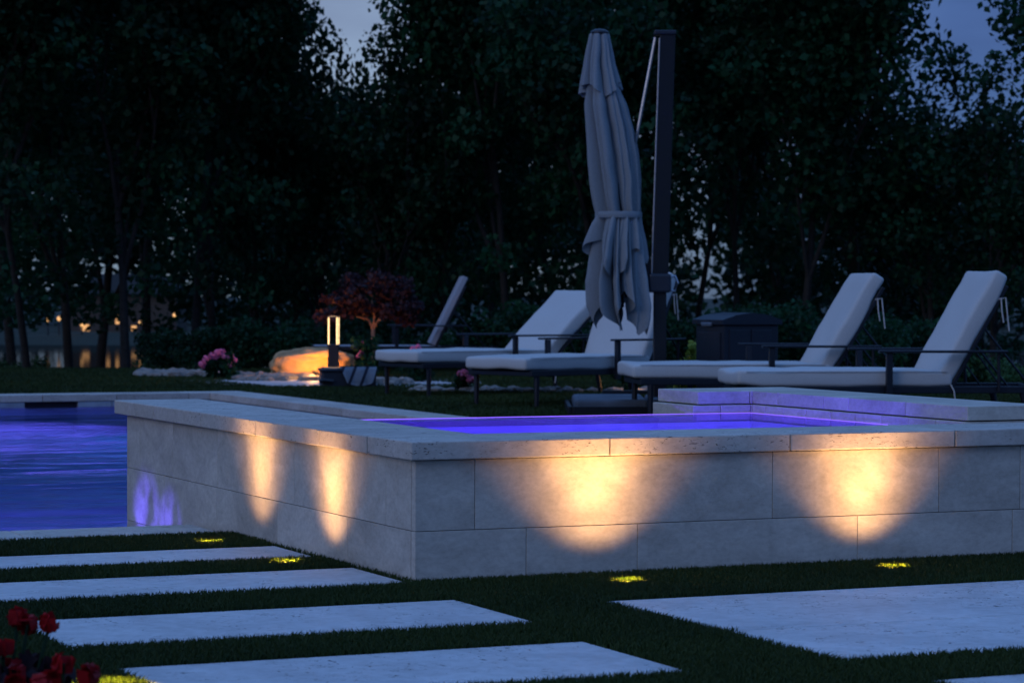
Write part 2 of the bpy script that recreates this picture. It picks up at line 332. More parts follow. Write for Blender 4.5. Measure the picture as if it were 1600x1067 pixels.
# ------------------------------------------------------------------ spa
spa = empty('raised_spa', (3.9, 8, 0)); tag(spa, 'raised travertine spa with pale stone coping and purple lit water', 'spa')
def sp(name, bm, m, smooth=False): return pl(name, bm, m, spa, smooth)
SX0, SX1, SY0, SY1 = 2.847, 5.29, 6.948, 9.92
WX = 3.17; WY = 7.27; BY = 8.70; IX = 4.95; th = .03
zc = (.355, .150, -.055, -.26, -.47)
bm = bmesh.new()
def blocks(bm, ax, fixed, rng, joints, z0, z1, face):
    c = [rng[0]]+[j for j in sorted(joints) if rng[0] < j < rng[1]]+[rng[1]]
    g = .0009
    for a, b in zip(c, c[1:]):
        if ax == 0: box(bm, (a+g, fixed, z0+g), (b-g, fixed+th*face, z1-g) if face > 0 else (b-g, fixed, z1-g), .0013, 2)
        else: box(bm, (fixed, a+g, z0+g), (fixed+th*face, b-g, z1-g), .0013, 2)
F_J = ([3.035, 4.03, 4.635, 4.944, 5.2], [3.20, 3.566, 4.335, 4.915], [3.42, 4.03, 4.64], [3.1, 3.7, 4.3])
L_J = ([7.176, 7.98, 8.778, 9.312, 9.74], [7.493, 8.145, 8.792, 9.42], [7.18, 7.8, 8.4, 9.0, 9.6, 9.78], [7.5, 8.1, 8.7, 9.3])
for k in range(4):
    z1, z0 = zc[k], zc[k+1]
    blocks(bm, 0, SY0, (SX0, SX1), F_J[k], z0, z1, 1)
    blocks(bm, 1, SX0, (SY0+th+.001, SY1), L_J[k], z0, z1, 1)
    blocks(bm, 1, SX1-th, (SY0+th+.001, 9.05), [7.5, 8.1, 8.7], z0, z1, 1)
sp('wall_cladding', bm, MT['wall'])
bm = bmesh.new()
ZB = -1.34
for a, b in (((SX0+th, SY0+th, ZB), (SX1-th, WY+.0, .353)), ((SX0+th, WY, ZB), (WX, BY+.0, .353)), ((SX0+th, BY, ZB), (WX+.005, SY1, .353)),
             ((WX+.005, BY, ZB), (4.715, BY+.12, .372)), ((4.715, BY, ZB), (SX1-th, BY+.34, .353)), ((IX, WY, ZB), (SX1-th, BY, .353))): box(bm, a, b)
sp('core', bm, MT['grout'])
bm = bmesh.new()                                       # basin lining
l_ = .010; zb = -.42
box(bm, (WX, WY, zb-.05), (IX, BY, zb)); box(bm, (WX, WY, zb), (WX+l_, BY, .352)); box(bm, (IX-l_, WY, zb), (IX, BY, .352))
box(bm, (WX+l_, WY, zb), (IX-l_, WY+l_, .352)); box(bm, (WX+l_, BY-l_, zb), (IX-l_, BY, .352))
sp('basin', bm, MT['plaster'])
bm = bmesh.new()
ov = .024; ZC0, ZC1 = .357, .410
coprow(bm, SX0-ov, SY0-ov, SX1+ov, WY, ZC0, ZC1, 0, [3.462, 4.079, 4.68, 5.28])
coprow(bm, SX0-ov, WY+.003, WX, SY1+.1, ZC0, ZC1, 1, [7.681, 8.302, 8.9, 9.476])
sp('coping', bm, MT['coping'])
bm = bmesh.new()                                       # raised back wall
g = .003
def rblocks(x0, x1, y0, y1, z0, z1, ax, j): coprow(bm, x0, y0, x1, y1, z0, z1, ax, j, gap=g, bev=.003)
rblocks(4.725, SX1+.0, BY+.012, BY+.34, .418, .466, 0, [4.952])
rblocks(IX+.012, SX1, WY+.0, BY+.010, .418, .466, 1, [7.65, 8.02, 8.19, 8.52])
rblocks(4.70, SX1-.01, BY+.004, BY+.335, .357, .414, 0, [4.82, 4.952])
rblocks(IX+.004, SX1-.01, WY+.002, BY+.0, .357, .414, 1, [7.45, 7.62, 7.79, 7.96, 8.13, 8.30, 8.46, 8.60])
sp('raised_wall', bm, MT['wall'])
bm = bmesh.new(); bm.faces.new([bm.verts.new(p) for p in ((WX+l_, WY+l_, .383), (IX+.004, WY+l_, .383), (IX+.004, BY+.003, .383), (WX+l_, BY+.003, .383))])
sp('water', bm, MT['spawater'])
bm = bmesh.new(); box(bm, (WX+.01, BY-.013, .3825), (IX-.011, BY-.010, .3856)); box(bm, (IX-.014, 7.72, .3825), (IX-.0105, BY-.014, .3856))
sp('led_strip', bm, MT['led'])
pool_light((3.7, WY+.03, .10), (3.7, BY, .2), (.14, .06, 1.0), 80, spa)
pool_light((4.5, WY+.03, .10), (4.5, BY, .2), (.14, .10, 1.0), 40, spa)
def added_ripple_lamp(name, loc, aim, e, col, size, parent):  # added spot without fixture; noise pattern imitates pool light rippling on the wall
    ld = bpy.data.lights.new(name, 'SPOT'); ld.energy = e*1.7; ld.color = col; ld.spot_size = size; ld.spot_blend = .9; ld.shadow_soft_size = .02
    ld.use_nodes = True; t = ld.node_tree; em = t.nodes['Emission']
    g = t.nodes.new('ShaderNodeNewGeometry'); n = t.nodes.new('ShaderNodeTexNoise'); n.inputs['Scale'].default_value = 4.5; n.inputs['Detail'].default_value = 3; n.inputs['Distortion'].default_value = .5
    r_ = t.nodes.new('ShaderNodeMapRange'); r_.inputs[1].default_value = .46; r_.inputs[2].default_value = .52; r_.inputs[3].default_value = .10; r_.inputs[4].default_value = 1
    t.links.new(g.outputs['Incoming'], n.inputs['Vector']); t.links.new(n.outputs[0], r_.inputs[0]); t.links.new(r_.outputs[0], em.inputs['Strength'])
    lo = bpy.data.objects.new(name, ld); COL.objects.link(lo); lo.parent = parent; lo.location = Vector(loc)-Vector(parent.location)
    lo.rotation_euler = (Vector(aim)-Vector(loc)).to_track_quat('-Z', 'Y').to_euler()
added_ripple_lamp('added_ripple_light', (2.3, 9.38, -.18), (2.85, 9.36, -.06), 100, (.25, .12, 1.0), R(36), pool)
added_ripple_lamp('added_ripple_light', (2.25, 9.7, -.18), (2.85, 9.66, -.05), 130, (.25, .12, 1.0), R(40), pool)
def lamp(name, loc, aim, e, col, size, blend, rad, parent=None, gobo=None):
    ld = bpy.data.lights.new(name, 'SPOT'); ld.energy = e; ld.color = col; ld.spot_size = size; ld.spot_blend = blend; ld.shadow_soft_size = rad
    lo = bpy.data.objects.new(name, ld); COL.objects.link(lo)
    if parent: lo.parent = parent; lo.location = Vector(loc)-Vector(parent.location)
    else: lo.location = loc
    lo.rotation_euler = (Vector(aim)-Vector(loc)).to_track_quat('-Z', 'Y').to_euler(); return ld

# ------------------------------------------------------------------ paving slabs
def slab(x0, x1, y0, y1, label, z=.004, joints=(), ax=0):
    o = empty('paving_slab', ((x0+x1)/2, (y0+y1)/2, 0)); bm = bmesh.new(); coprow(bm, x0, y0, x1, y1, -.05, z, ax, joints, gap=.003, bev=.002)
    me = obj('paving_slab', bm, MT['slab']); bpy.data.objects.remove(o); tag(me, label, 'paving slab', 'pale stepping slabs set in the turf'); return me
SL = [(1.62, 2.835, 7.70, 8.13), (1.62, 2.83, 6.90, 7.40), (1.565, 2.79, 5.96, 6.52), (1.58, 2.74, 5.06, 5.62), (3.13, 5.9, 5.655, 6.33), (3.13, 5.9, 5.08, 5.648)]
lb = ['narrow pale slab farthest back beside the spa wall, between two lit grass strips', 'pale slab whose right end meets the near bottom corner of the spa',
      'whole pale slab in front of the spa corner, second from the bottom', 'pale slab at the bottom edge of the photo, nearest the camera on the left',
      'wide pale slab in front of the spa, on the far side of the thin joint', 'wide pale slab at lower right, on the near side of the thin joint']
for (x0, x1, y0, y1), t_ in zip(SL, lb): slab(x0, x1, y0, y1, t_)
slab(3.14, 5.9, 4.05, 4.76, 'pale slab only just showing along the bottom right corner')
p = [(7.35, 21.85), (9.3, 21.0), (10.1, 23.0), (7.2, 23.6)]
bm = bmesh.new(); top = [bm.verts.new((x, y, .008)) for x, y in p]; bot = [bm.verts.new((x, y, -.05)) for x, y in p]; bm.faces.new(top); bm.faces.new(bot[::-1])
for k in range(4): bm.faces.new((top[k], bot[k], bot[(k+1) % 4], top[(k+1) % 4]))
tag(obj('concrete_pad', bm, MT['slab']), 'pale flat pad in the lawn in front of the glowing boulder', 'paving slab')

# ------------------------------------------------------------------ turf
def blades(name, n, region, excl, h, wd, seed, zbase=0.0, holes=()):
    rs = np.random.RandomState(seed); P = region(rs, n)
    keep = np.ones(len(P), bool)
    for x0, x1, y0, y1 in excl: keep &= ~((P[:, 0] > x0) & (P[:, 0] < x1) & (P[:, 1] > y0) & (P[:, 1] < y1))
    for hx, hy, hr in holes: keep &= ((P[:, 0]-hx)**2+(P[:, 1]-hy)**2) > hr*hr
    P = P[keep]; n = len(P); a = rs.rand(n)*2*PI; hh = h*(.65+.55*rs.rand(n)); ww = wd*(.7+.6*rs.rand(n)); ln = .5*h*rs.randn(n, 2)
    dx, dy = np.cos(a)*ww/2, np.sin(a)*ww/2
    co = np.zeros((n, 5, 3)); z0 = zbase-.012
    co[:, 0] = np.stack([P[:, 0]-dx, P[:, 1]-dy, np.full(n, z0)], 1); co[:, 1] = np.stack([P[:, 0]+dx, P[:, 1]+dy, np.full(n, z0)], 1)
    mx, my = P[:, 0]+ln[:, 0]*.35, P[:, 1]+ln[:, 1]*.35
    co[:, 2] = np.stack([mx+dx*.8, my+dy*.8, zbase+hh*.55], 1); co[:, 3] = np.stack([mx-dx*.8, my-dy*.8, zbase+hh*.55], 1)
    co[:, 4] = np.stack([P[:, 0]+ln[:, 0], P[:, 1]+ln[:, 1], zbase+hh], 1)
    me = bpy.data.meshes.new(name); me.vertices.add(n*5); me.vertices.foreach_set('co', co.ravel().astype(np.float32))
    b = np.arange(n)*5; q = np.stack([b, b+1, b+2, b+3, b+3, b+2, b+4], 1).ravel()
    me.loops.add(n*7); me.loops.foreach_set('vertex_index', q.astype(np.int32))
    me.polygons.add(n*2); st = np.stack([np.arange(n)*7, np.arange(n)*7+4], 1).ravel(); tot = np.tile([4, 3], n)
    me.polygons.foreach_set('loop_start', st.astype(np.int32)); me.polygons.foreach_set('loop_total', tot.astype(np.int32)); me.update(calc_edges=True)
    return obj(name, me, MT['grass'])
WL = [(2.665, 8.30), (2.69, 7.61), (3.42, 6.725), (4.345, 6.755)]
def reg_near(rs, n): return np.stack([1.35+rs.rand(n)*4.5, 4.45+rs.rand(n)*4.15], 1)
ex = [(a, b, c, d) for a, b, c, d in SL]+[(2.835, 6, 6.935, 9), (3.14, 5.9, 4.05, 4.76)]
ex = [(a+.004, b-.004, c+.004, d-.004) for a, b, c, d in ex]+[(3.18, 5.9, 5.5, 5.8)]
tag(blades('grass', 900000, reg_near, ex, .018, .0036, 3, holes=[(x, y, .03) for x, y in WL]), 'short dark green artificial turf between the pale slabs', 'grass', kind='stuff')
def reg_far(rs, n):
    D = 15.5+rs.rand(n)**1.0*12.5; u = (rs.rand(n)-.5)*D*.42
    f = Vector((Fv.x, Fv.y)).normalized(); r = Vector((Rv.x, Rv.y)).normalized()
    return np.stack([f.x*D+r.x*u, f.y*D+r.y*u], 1)
tag(blades('lawn_grass', 260000, reg_far, [(PX0-.3, PX1+Wc, PY0-.3, PY1+.3), (7.5, 9.4, 21.6, 23.3)], .028, .010, 4), 'dark lawn grass behind the pool under the loungers', 'grass', kind='stuff')

# ------------------------------------------------------------------ in-grass well lights
WARM = (1, .52, .20)
wl_lab = ['glowing in-ground light in the turf strip nearest the pool',
          'glowing in-ground light in the turf strip behind the slab that meets the spa corner',
          'glowing in-ground light in the turf in front of the middle of the spa front wall',
          'glowing in-ground light in the turf at the right of the spa front wall',
          'glowing in-ground light in the grass at the bottom left beside the red flowers']
for k, (x, y) in enumerate(WL+[(1.50, 5.36)]):
    r = empty('well_light', (x, y, 0)); tag(r, wl_lab[k], 'ground light', 'in-ground lights in the turf')
    bm = bmesh.new(); lathe(bm, [(.030, -.02), (.030, .004), (.024, .004), (.024, -.005)], 20); obj('rim', bm, MT['metal'], r)
    bm = bmesh.new(); lathe(bm, [(.0, -.001), (.0235, .0), (.0235, .003), (.012, .006), (.001, .007)], 20); obj('lens', bm, MT['lamp_lens'], r, True)
    if k < 4: lamp('well_core', (x, y, .022), (x+.22, y, .54) if k < 2 else (x, y+.25, .56), (20, 20, 29, 23)[k], (1, .50, .17), R(62), 1.0, .045, r)
    aim = (x+.34, y, .56) if k < 2 else ((x, y+.33, .58) if k < 4 else (x, y, 1))
    e = (6.5, 6.5, 13, 11, 2)[k]
    lamp('well_lamp', (x, y, .022), aim, e, WARM, R(100) if k < 4 else R(150), 1.0, .03, r)
    lamp('added_turf_glow', (x, y, .055 if k < 4 else .10), (x, y, 0), 16 if k < 4 else 16, (1, .64, .05), R(105), .7, .006, r)  # added spot above the turf brightens blades round the lens; no fitting there

# ------------------------------------------------------------------ loungers
def cushion(bm, L_, Wd, T, mat=None, seed=0):
    tb = bmesh.new(); box(tb, (0, -Wd/2, 0), (L_, Wd/2, T), .022, 3)
    bmesh.ops.subdivide_edges(tb, edges=[e for e in tb.edges if e.calc_length() > .2], cuts=9, use_grid_fill=True)
    for v in tb.verts:
        n_ = noise.noise(Vector((v.co.x*5+seed, v.co.y*5, v.co.z*6)))*.011
        c = math.sin(min(1, max(0, v.co.x/L_))*PI)*.008*(1 if v.co.z > T/2 else -1)
        v.co.z += n_+c+noise.noise(Vector((v.co.x*19+seed, v.co.y*8, v.co.z*9)))*.004; v.co.y += noise.noise(Vector((v.co.x*7, seed, v.co.z*9)))*.008
    if mat is not None: bmesh.ops.transform(tb, matrix=mat, verts=tb.verts)
    me = bpy.data.meshes.new('t'); tb.to_mesh(me); bm.from_mesh(me); tb.free(); bpy.data.meshes.remove(me)
def make_lounger(px, D, phi, tilt, label, cush=True, seed=0):
    al = R(phi)-YAW; ax = Vector((math.cos(al), math.sin(al), 0)); n = Vector((-math.sin(al), math.cos(al), 0))
    p = ground_at(px, D)+n*.32
    r = empty('sun_lounger', p, al); tag(r, label, 'sun lounger', 'sun loungers in a row behind the spa')
    bm = bmesh.new()
    for s in (-1, 1): box(bm, (.0, s*.31-.018, .235), (1.92, s*.31+.018, .278), .004)
    for x in (.0, .45, .9, 1.33, 1.88): box(bm, (x, -.292, .238), (x+.035, .292, .270), .003)
    obj('frame', bm, MT['metal'], r)
    for x in (.07, 1.72):
        for s in (-1, 1):
            b2 = bmesh.new(); tube(b2, [(x, s*.31, .236), (x+(.0 if x < 1 else .05), s*.31, 0.0)], [.022, .016], 8); obj('leg', b2, MT['metal'], r)
    for s in (-1, 1):
        b2 = bmesh.new(); box(b2, (.80, s*.375-.024, .482), (1.60, s*.375+.024, .498), .005); a = obj('armrest', b2, MT['metal'], r)
        b2 = bmesh.new(); box(b2, (.85, s*.36-.02, .20), (.888, s*.36+.014, .481), .003); box(b2, (.855, s*.33-.03, .24), (.883, s*.33+.03, .262))
        obj('arm_post', b2, MT['metal'], a)
        b2 = bmesh.new(); tube(b2, [(1.55, s*.36, .481), (1.56, s*.345, .25)], .010, 6); obj('rear_post', b2, MT['metal'], a)
    T = Matrix.Translation((1.265, 0, .285)) @ Matrix.Rotation(-R(tilt), 4, 'Y')
    b2 = bmesh.new()
    for s in (-1, 1): box(b2, (0, s*.29-.014, -.03), (.70, s*.29+.014, -.005), .003, 1, T)
    for x in (.0, .35, .675): box(b2, (x, -.275, -.028), (x+.025, .275, -.008), .003, 1, T)
    bf = obj('back_frame', b2, MT['metal'], r)
    b2 = bmesh.new(); e = T @ Vector((.42, 0, -.02))
    b2.free()
    for s in (-1, 1):
        b2 = bmesh.new(); tube(b2, [(e.x, s*.24, e.z), (1.80, s*.24, .26)], .008, 6); obj('strut', b2, MT['metal'], bf)
        b2 = bmesh.new(); tube(b2, [(e.x-.08, s*.22, e.z-.1), (1.62, s*.22, .26)], .006, 6); obj('strut', b2, MT['metal'], bf)
    if cush:
        b2 = bmesh.new(); cushion(b2, 1.33, .63, .088, Matrix.Translation((-.05, 0, .283)), seed); c1 = obj('seat_cushion', b2, MT['cushion'], r, True)
        b2 = bmesh.new(); cushion(b2, .755, .62, .092, T, seed+3); c2 = obj('back_cushion', b2, MT['cushion'], r, True)
        for s in (-1, 1):
            b2 = bmesh.new(); tube(b2, [(x*1.24/8+.0, s*.318, .366+noise.noise(Vector((x, seed, 0)))*.003) for x in range(9)], .003, 6); obj('piping', b2, MT['piping'], c1)
        b2 = bmesh.new()
        for s in (-1,):
            q = T @ Vector((.60, s*.30, -.01))
            for dx, ln in ((.02, .14), (.055, .19)):
                tube(b2, [q, q+Vector((dx*.8, -.01, .012)), q+Vector((dx, -.012, -ln*.5)), q+Vector((dx+.012, -.01, -ln))], .0045, 5)
            obj('tie_string', b2, MT['string'], c2); b2 = bmesh.new()
            tube(b2, [(1.26, s*.335, .29), (1.28, s*.34, .25), (1.29, s*.34, .17), (1.28, s*.34, .10)], .0045, 5)
        obj('tie_string', b2, MT['string'], c2)
    else:
        b2 = bmesh.new(); box(b2, (0, -.30, -.002), (.78, .30, .05), .004, 1, T); box(b2, (.02, -.29, .270), (1.33, .29, .281), .003); obj('sling', b2, MT['sling'], r)
    return r
make_lounger(1167, 15.7, 7, 61, 'rightmost sun lounger with upright back, nearest of the four cushioned ones', seed=1)
make_lounger(1001, 17.1, 7, 59.5, 'upright cushioned lounger third from the left, in front of the dark storage bin', seed=2)
make_lounger(830, 18.7, 45, 64, 'cushioned sun lounger whose raised back is partly hidden by the closed parasol and its post', seed=3)
make_lounger(660, 20.6, 35, 43, 'leftmost cushioned lounger with low reclined back', seed=4)
make_lounger(488, 26.9, 5, 64, 'bare lounger without cushions, thin back seen edge-on behind the red maple', False, 5)

# ------------------------------------------------------------------ cantilever parasol
UD = 18.2; pb = ground_at(1031, UD)
umb = empty('cantilever_parasol', pb, -YAW); tag(umb, 'tall closed grey blue cantilever parasol with dark square post behind the spa', 'parasol')
k_ = 4080/UD
def U(px, py, dy=0): return Vector(((px-1031)/k_, dy, .84+(457-py)/k_))
bm = bmesh.new()                                       # leaning square post
def beam(bm, a, b, wx, wy):
    a, b = Vector(a), Vector(b)
    for s in (0,):
        vs = [bm.verts.new(p+Vector((sx*wx/2, sy*wy/2, 0))) for p in (a, b) for sx, sy in ((-1, -1), (1, -1), (1, 1), (-1, 1))]
    for f in ((0, 3, 2, 1), (4, 5, 6, 7), (0, 1, 5, 4), (1, 2, 6, 5), (2, 3, 7, 6), (3, 0, 4, 7)): bm.faces.new([vs[i] for i in f])
    bmesh.ops.bevel(bm, geom=list({e for v in vs for e in v.link_edges}), offset=.006, segments=2, affect='EDGES', profile=.5)
beam(bm, U(1031, 452), U(1041, 52), .105, .12); obj('post', bm, MT['pole'], umb)
bm = bmesh.new(); beam(bm, (0, 0, .05), U(1031, 455), .088, .10); obj('lower_post', bm, MT['pole'], umb)
bm = bmesh.new(); q0, q1 = U(1028-11, 440, -.064), U(1028, 62, -.064); tube(bm, [q0, q1], .006, 6); obj('track', bm, MT['steel'], umb)
bm = bmesh.new(); beam(bm, U(1037, 56), U(1037, 49.5), .15, .15); obj('post_cap', bm, MT['blackplastic'], umb)
bm = bmesh.new(); box(bm, (-.085, -.09, U(0, 457).z), (.075, .09, U(0, 427).z), .02, 3); hc = obj('crank_housing', bm, MT['blackplastic'], umb)
bm = bmesh.new(); z_ = U(0, 442).z; tube(bm, [(.07, 0, z_+.04), (.105, 0, z_+.05), (.125, -.01, z_), (.105, 0, z_-.055), (.07, 0, z_-.05)], .009, 8)
obj('crank_handle', bm, MT['steel'], hc)
bm = bmesh.new(); tube(bm, [U(1022, 60, -.02), U(995, 205, -.03), U(985, 258, -.03)], .012, 8); obj('strut', bm, MT['steel'], umb)
bm = bmesh.new(); beam(bm, U(1017, 448), U(998, 360), .075, .07); beam(bm, U(998, 362), U(980, 250), .06, .06); obj('arm', bm, MT['pole'], umb)
bm = bmesh.new()
for dx, dy in ((-.30, -.26), (.22, -.26), (-.30, .26), (.22, .26)):
    tb = Matrix.Translation((dx-.05, dy, 0))
    box(bm, (-.25, -.25, .02), (.25, .25, .115), .025, 3, tb)
obj('base_weight', bm, plain('base_weight', (.07, .09, .12), .7, nscale=6, var=.3), umb)
bm = bmesh.new()
for a, b in (((-.62, -.56, .0), (.46, -.53, .07)), ((-.62, .53, 0), (.46, .56, .07)), ((-.65, -.56, 0), (-.622, .56, .07)), ((.462, -.56, 0), (.49, .56, .07)), ((-.4, -.02, .135), (.4, .02, .16))): box(bm, a, b, .004)
obj('base_frame', bm, MT['pole'], umb)
# canopy ------------------------------------------------------------
def prof(tab, y):
    for (y0, c0, w0), (y1, c1, w1) in zip(tab, tab[1:]):
        if y <= y1: t_ = (y-y0)/(y1-y0); return c0+(c1-c0)*t_, w0+(w1-w0)*t_
    return tab[-1][1:]
def fold(a, y, amp, ph):
    a2 = a+.10*math.sin(y*.008+ph)+.22*math.sin(2*a+ph)
    s = abs(math.sin(4.5*a2+ph))**.95
    s2 = abs(math.sin(9*a2+ph*1.7+y*.004))**.9
    return 1-amp*1.25*(1-s)-amp*.5*(1-s2)
def sheet(tab, y0, hem, n, amp, ph, dyc=-.02, rows=40, flare=0):
    bm = bmesh.new(); N = n; rr = []
    for j in range(rows+1):
        t_ = j/rows; ring = []
        for k in range(N):
            a = -PI+2*PI*k/N; y = y0+(hem(a)-y0)*t_
            c, w_ = prof(tab, y); f = fold(a, y, amp*min(1, .45+t_), ph)
            x = c+w_*f*math.cos(a)*1.03; dyy = w_*f*math.sin(a)/k_*.95
            x += 1.5*noise.noise(Vector((a*2, y*.03, ph)))
            ring.append(bm.verts.new(U(x, y, dyc+dyy)))
        rr.append(ring)
    for a_, b_ in zip(rr, rr[1:]):
        for k in range(N): bm.faces.new((a_[k], a_[(k+1) % N], b_[(k+1) % N], b_[k]))
    return bm
def tri(u):
    u = (u/(2*PI)) % 1; return 1-abs(2*u-1)
SH = -.30
body = [(60, 935, 13), (100, 936, 18), (140, 941, 27), (165, 945, 34), (200, 951, 38), (240, 956, 41), (280, 960, 41), (305, 962, 39), (325, 964, 36.5), (337, 966, 35)]
bm = sheet(body, 62, lambda a: 337, 176, .46, .7, rows=60); cn = obj('canopy', bm, MT['canopy'], umb, True)
tierp = [(50, 935, 11), (56, 935, 16), (80, 935, 22), (100, 935, 26), (150, 939, 38), (165, 939, 40)]
bm = sheet(tierp, 52, lambda a: 130+24*tri(3*a+1.0), 176, .42, .2, rows=24); obj('vent_tier', bm, MT['canopy'], cn, True)
sk = [(335, 966, 35), (350, 963, 41), (375, 960, 49), (405, 958, 55), (425, 956, 50), (450, 955, 46)]
bm = sheet(sk, 336, lambda a: 352+52*tri(4*a+PI)+40*max(0, -math.sin(a-.35)), 176, .58, 1.9, rows=26); obj('outer_flap', bm, MT['canopy'], cn, True)
ik = [(335, 966, 31), (370, 965, 40), (410, 965, 47), (440, 966, 52), (478, 970, 54), (500, 974, 48), (520, 976, 40)]
bm = sheet(ik, 338, lambda a: 452+68*tri(5*a+.6)+5*math.cos(a), 176, .62, 3.1, rows=30); obj('inner_flap', bm, MT['canopy'], cn, True)
bm = bmesh.new(); tb = []
for yy, ww in ((331, 35.5), (334, 36.5), (338, 36.5), (341, 35.5)):
    tb.append([bm.verts.new(U(966+ww*(1+.03*math.sin(7*2*PI*k/64))*math.cos(2*PI*k/64), yy, -.02+ww/k_*.95*math.sin(2*PI*k/64))) for k in range(64)])
for a_, b_ in zip(tb, tb[1:]):
    for k in range(64): bm.faces.new((a_[k], a_[(k+1) % 64], b_[(k+1) % 64], b_[k]))
obj('tie_strap', bm, MT['canopy'], cn, True)
bm = bmesh.new(); c_ = U(935, 0, -.02); z_ = U(0, 53).z
lathe(bm, [(.005, .028), (.035, .024), (.060, .012), (.066, 0), (.060, -.012), (.02, -.014)][::-1], 24, (c_.x, c_.y, z_)); obj('top_cap', bm, MT['blackplastic'], cn, True)
bm = bmesh.new(); tube(bm, [U(937, 62, -.02), U(966, 336, -.02), U(972, 480, -.02)], .014, 8); obj('canopy_mast', bm, MT['pole'], cn)
bm = bmesh.new()
for k in range(8):
    a = 2*PI*k/8+.2; tube(bm, [U(940, 80, -.02), U(966+20*math.cos(a), 330, -.02+.08*math.sin(a)), U(972+26*math.cos(a), 455+12*math.sin(3*a), -.02+.1*math.sin(a))], .008, 5)
obj('ribs', bm, MT['pole'], cn)

# ------------------------------------------------------------------ storage bin
bp_ = ground_at(1131, 19.8); bn = empty('storage_bin', bp_, -YAW+R(-33)); tag(bn, 'dark plastic lidded storage bin standing behind the loungers', 'storage bin')
bm = bmesh.new(); box(bm, (0, 0, .03), (.50, .40, .60), .015, 2); 
o = obj('body', bm, MT['blackplastic'], bn)
bm = bmesh.new(); bn.rotation_euler.z = -YAW+R(28)
prf = [(-.02, .60), (-.02, .635), (.10, .672), (.25, .69), (.40, .672), (.52, .635), (.52, .60)]
A = [bm.verts.new((x, -.02, z)) for x, z in prf]; B = [bm.verts.new((x, .42, z)) for x, z in prf]
bm.faces.new(A); bm.faces.new(B[::-1])
for k in range(7): bm.faces.new((A[k], A[(k+1) % 7], B[(k+1) % 7], B[k]))
obj('lid', bm, MT['blackplastic'], bn)
bm = bmesh.new()
for x in (.05, .25): box(bm, (x, -.008, .08), (x+.18, .001, .56), .004)
box(bm, (-.008, .04, .08), (.001, .36, .54), .004)
obj('side_panel', bm, MT['blackplastic'], bn)
bm = bmesh.new(); box(bm, (-.035, .13, .585), (-.012, .27, .615), .005); obj('handle', bm, MT['steel'], bn)

# ------------------------------------------------------------------ bollard light, boulder, rocks, maple
b0 = ground_at(521, 24.2); bl = empty('bollard_light', b0, -YAW); tag(bl, 'lit bollard lamp with two bright vertical glass bars on a dark post', 'bollard light')
bm = bmesh.new(); box(bm, (-.048, -.048, 0), (.048, .048, .345), .004); obj('post', bm, plain('bronze', (.05, .03, .025), .5, .5), bl)
for dx, dy in ((-.042, -.02), (.036, -.03), (.05, .02)):
    bm = bmesh.new(); tube(bm, [(dx, dy, .35), (dx, dy, .60)], .0055 if dx < .045 else .003, 8); obj('glowing_bar', bm, MT['warmrod'], bl)
bm = bmesh.new(); box(bm, (-.056, -.05, .60), (.062, .05, .612), .003); obj('cap', bm, MT['blackplastic'], bl); bm = bmesh.new(); box(bm, (-.056, -.05, .342), (.062, .05, .352), .003); obj('collar', bm, MT['blackplastic'], bl)
pl_ = bpy.data.lights.new('bollard_lamp', 'POINT'); pl_.energy = 3; pl_.color = (1, .6, .28); pl_.shadow_soft_size = .05
po = bpy.data.objects.new('bollard_lamp', pl_); COL.objects.link(po); po.parent = bl; po.location = (0, 0, .66)
def rock(bm, c, s, seed, sub=4, rz=0):
    r = bmesh.ops.create_icosphere(bm, subdivisions=sub, radius=1); c = Vector(c)
    for v in r['verts']:
        p = v.co.copy(); n_ = noise.noise(p*1.1+Vector((seed, 0, 0)))*.35+noise.noise(p*2.9+Vector((0, seed, 0)))*.13+noise.noise(p*7+Vector((0, seed, 3)))*.045
        p = Vector([math.copysign(abs(q)**.75, q) for q in p])*(1+n_)
        x, y = p.x*s[0], p.y*s[1]
        v.co = c+Vector((x*math.cos(rz)-y*math.sin(rz), x*math.sin(rz)+y*math.cos(rz), p.z*s[2]))
g0 = ground_at(488, 25.3); bm = bmesh.new(); rock(bm, (0, 0, .14), (.36, .24, .15), 4.2, 5)
o = obj('boulder', bm, MT['boulder'], None, True); o.location = g0; o.rotation_euler.z = -YAW; tag(o, 'flat-topped boulder glowing orange from a hidden lamp behind the bollard', 'boulder')
bm = bmesh.new(); random.seed(5)
for k in range(330):
    px = random.uniform(215, 640); D = random.uniform(25.3, 26.2) if px < 560 else random.uniform(23.4, 24)
    if 370 < px < 500: D = random.uniform(24.3, 25.3)
    p = ground_at(px, D); s = random.uniform(.022, .075)
    rock(bm, (p.x, p.y, s*.35), (s*1.3, s, s*.7), random.random()*50, 1, random.random()*3)
for k in range(90):
    px = random.uniform(640, 1010); D = random.uniform(21.7, 22.2)
    p = ground_at(px, D); s = random.uniform(.02, .055); rock(bm, (p.x, p.y, s*.3), (s*1.3, s, s*.7), random.random()*50, 1, random.random()*3)
tag(obj('gravel', bm, MT['rocks'], None, False), 'pale loose rocks edging the lawn bed', 'gravel', kind='stuff')
ls = ground_at(497, 24.75); sl_ = empty('landscape_spotlight', ls, 0); tag(sl_, 'small spotlight hidden among rocks beside the bollard, shining on the boulder', 'spotlight')
bm = bmesh.new(); tube(bm, [(0, 0, .0), (0, 0, .05)], .006, 6); tube(bm, [(0, 0, .05), (-.01, .03, .07), (-.02, .06, .08)], .02, 10); obj('housing', bm, MT['metal'], sl_)
lamp('boulder_lamp', (ls.x, ls.y, .10), (g0.x, g0.y, .15), 30, (1, .30, .03), R(140), .8, .03, sl_)
g_ = bpy.data.lights.new('rock_glow', 'POINT'); g_.energy = 6.0; g_.color = (1, .48, .16); g_.shadow_soft_size = .03
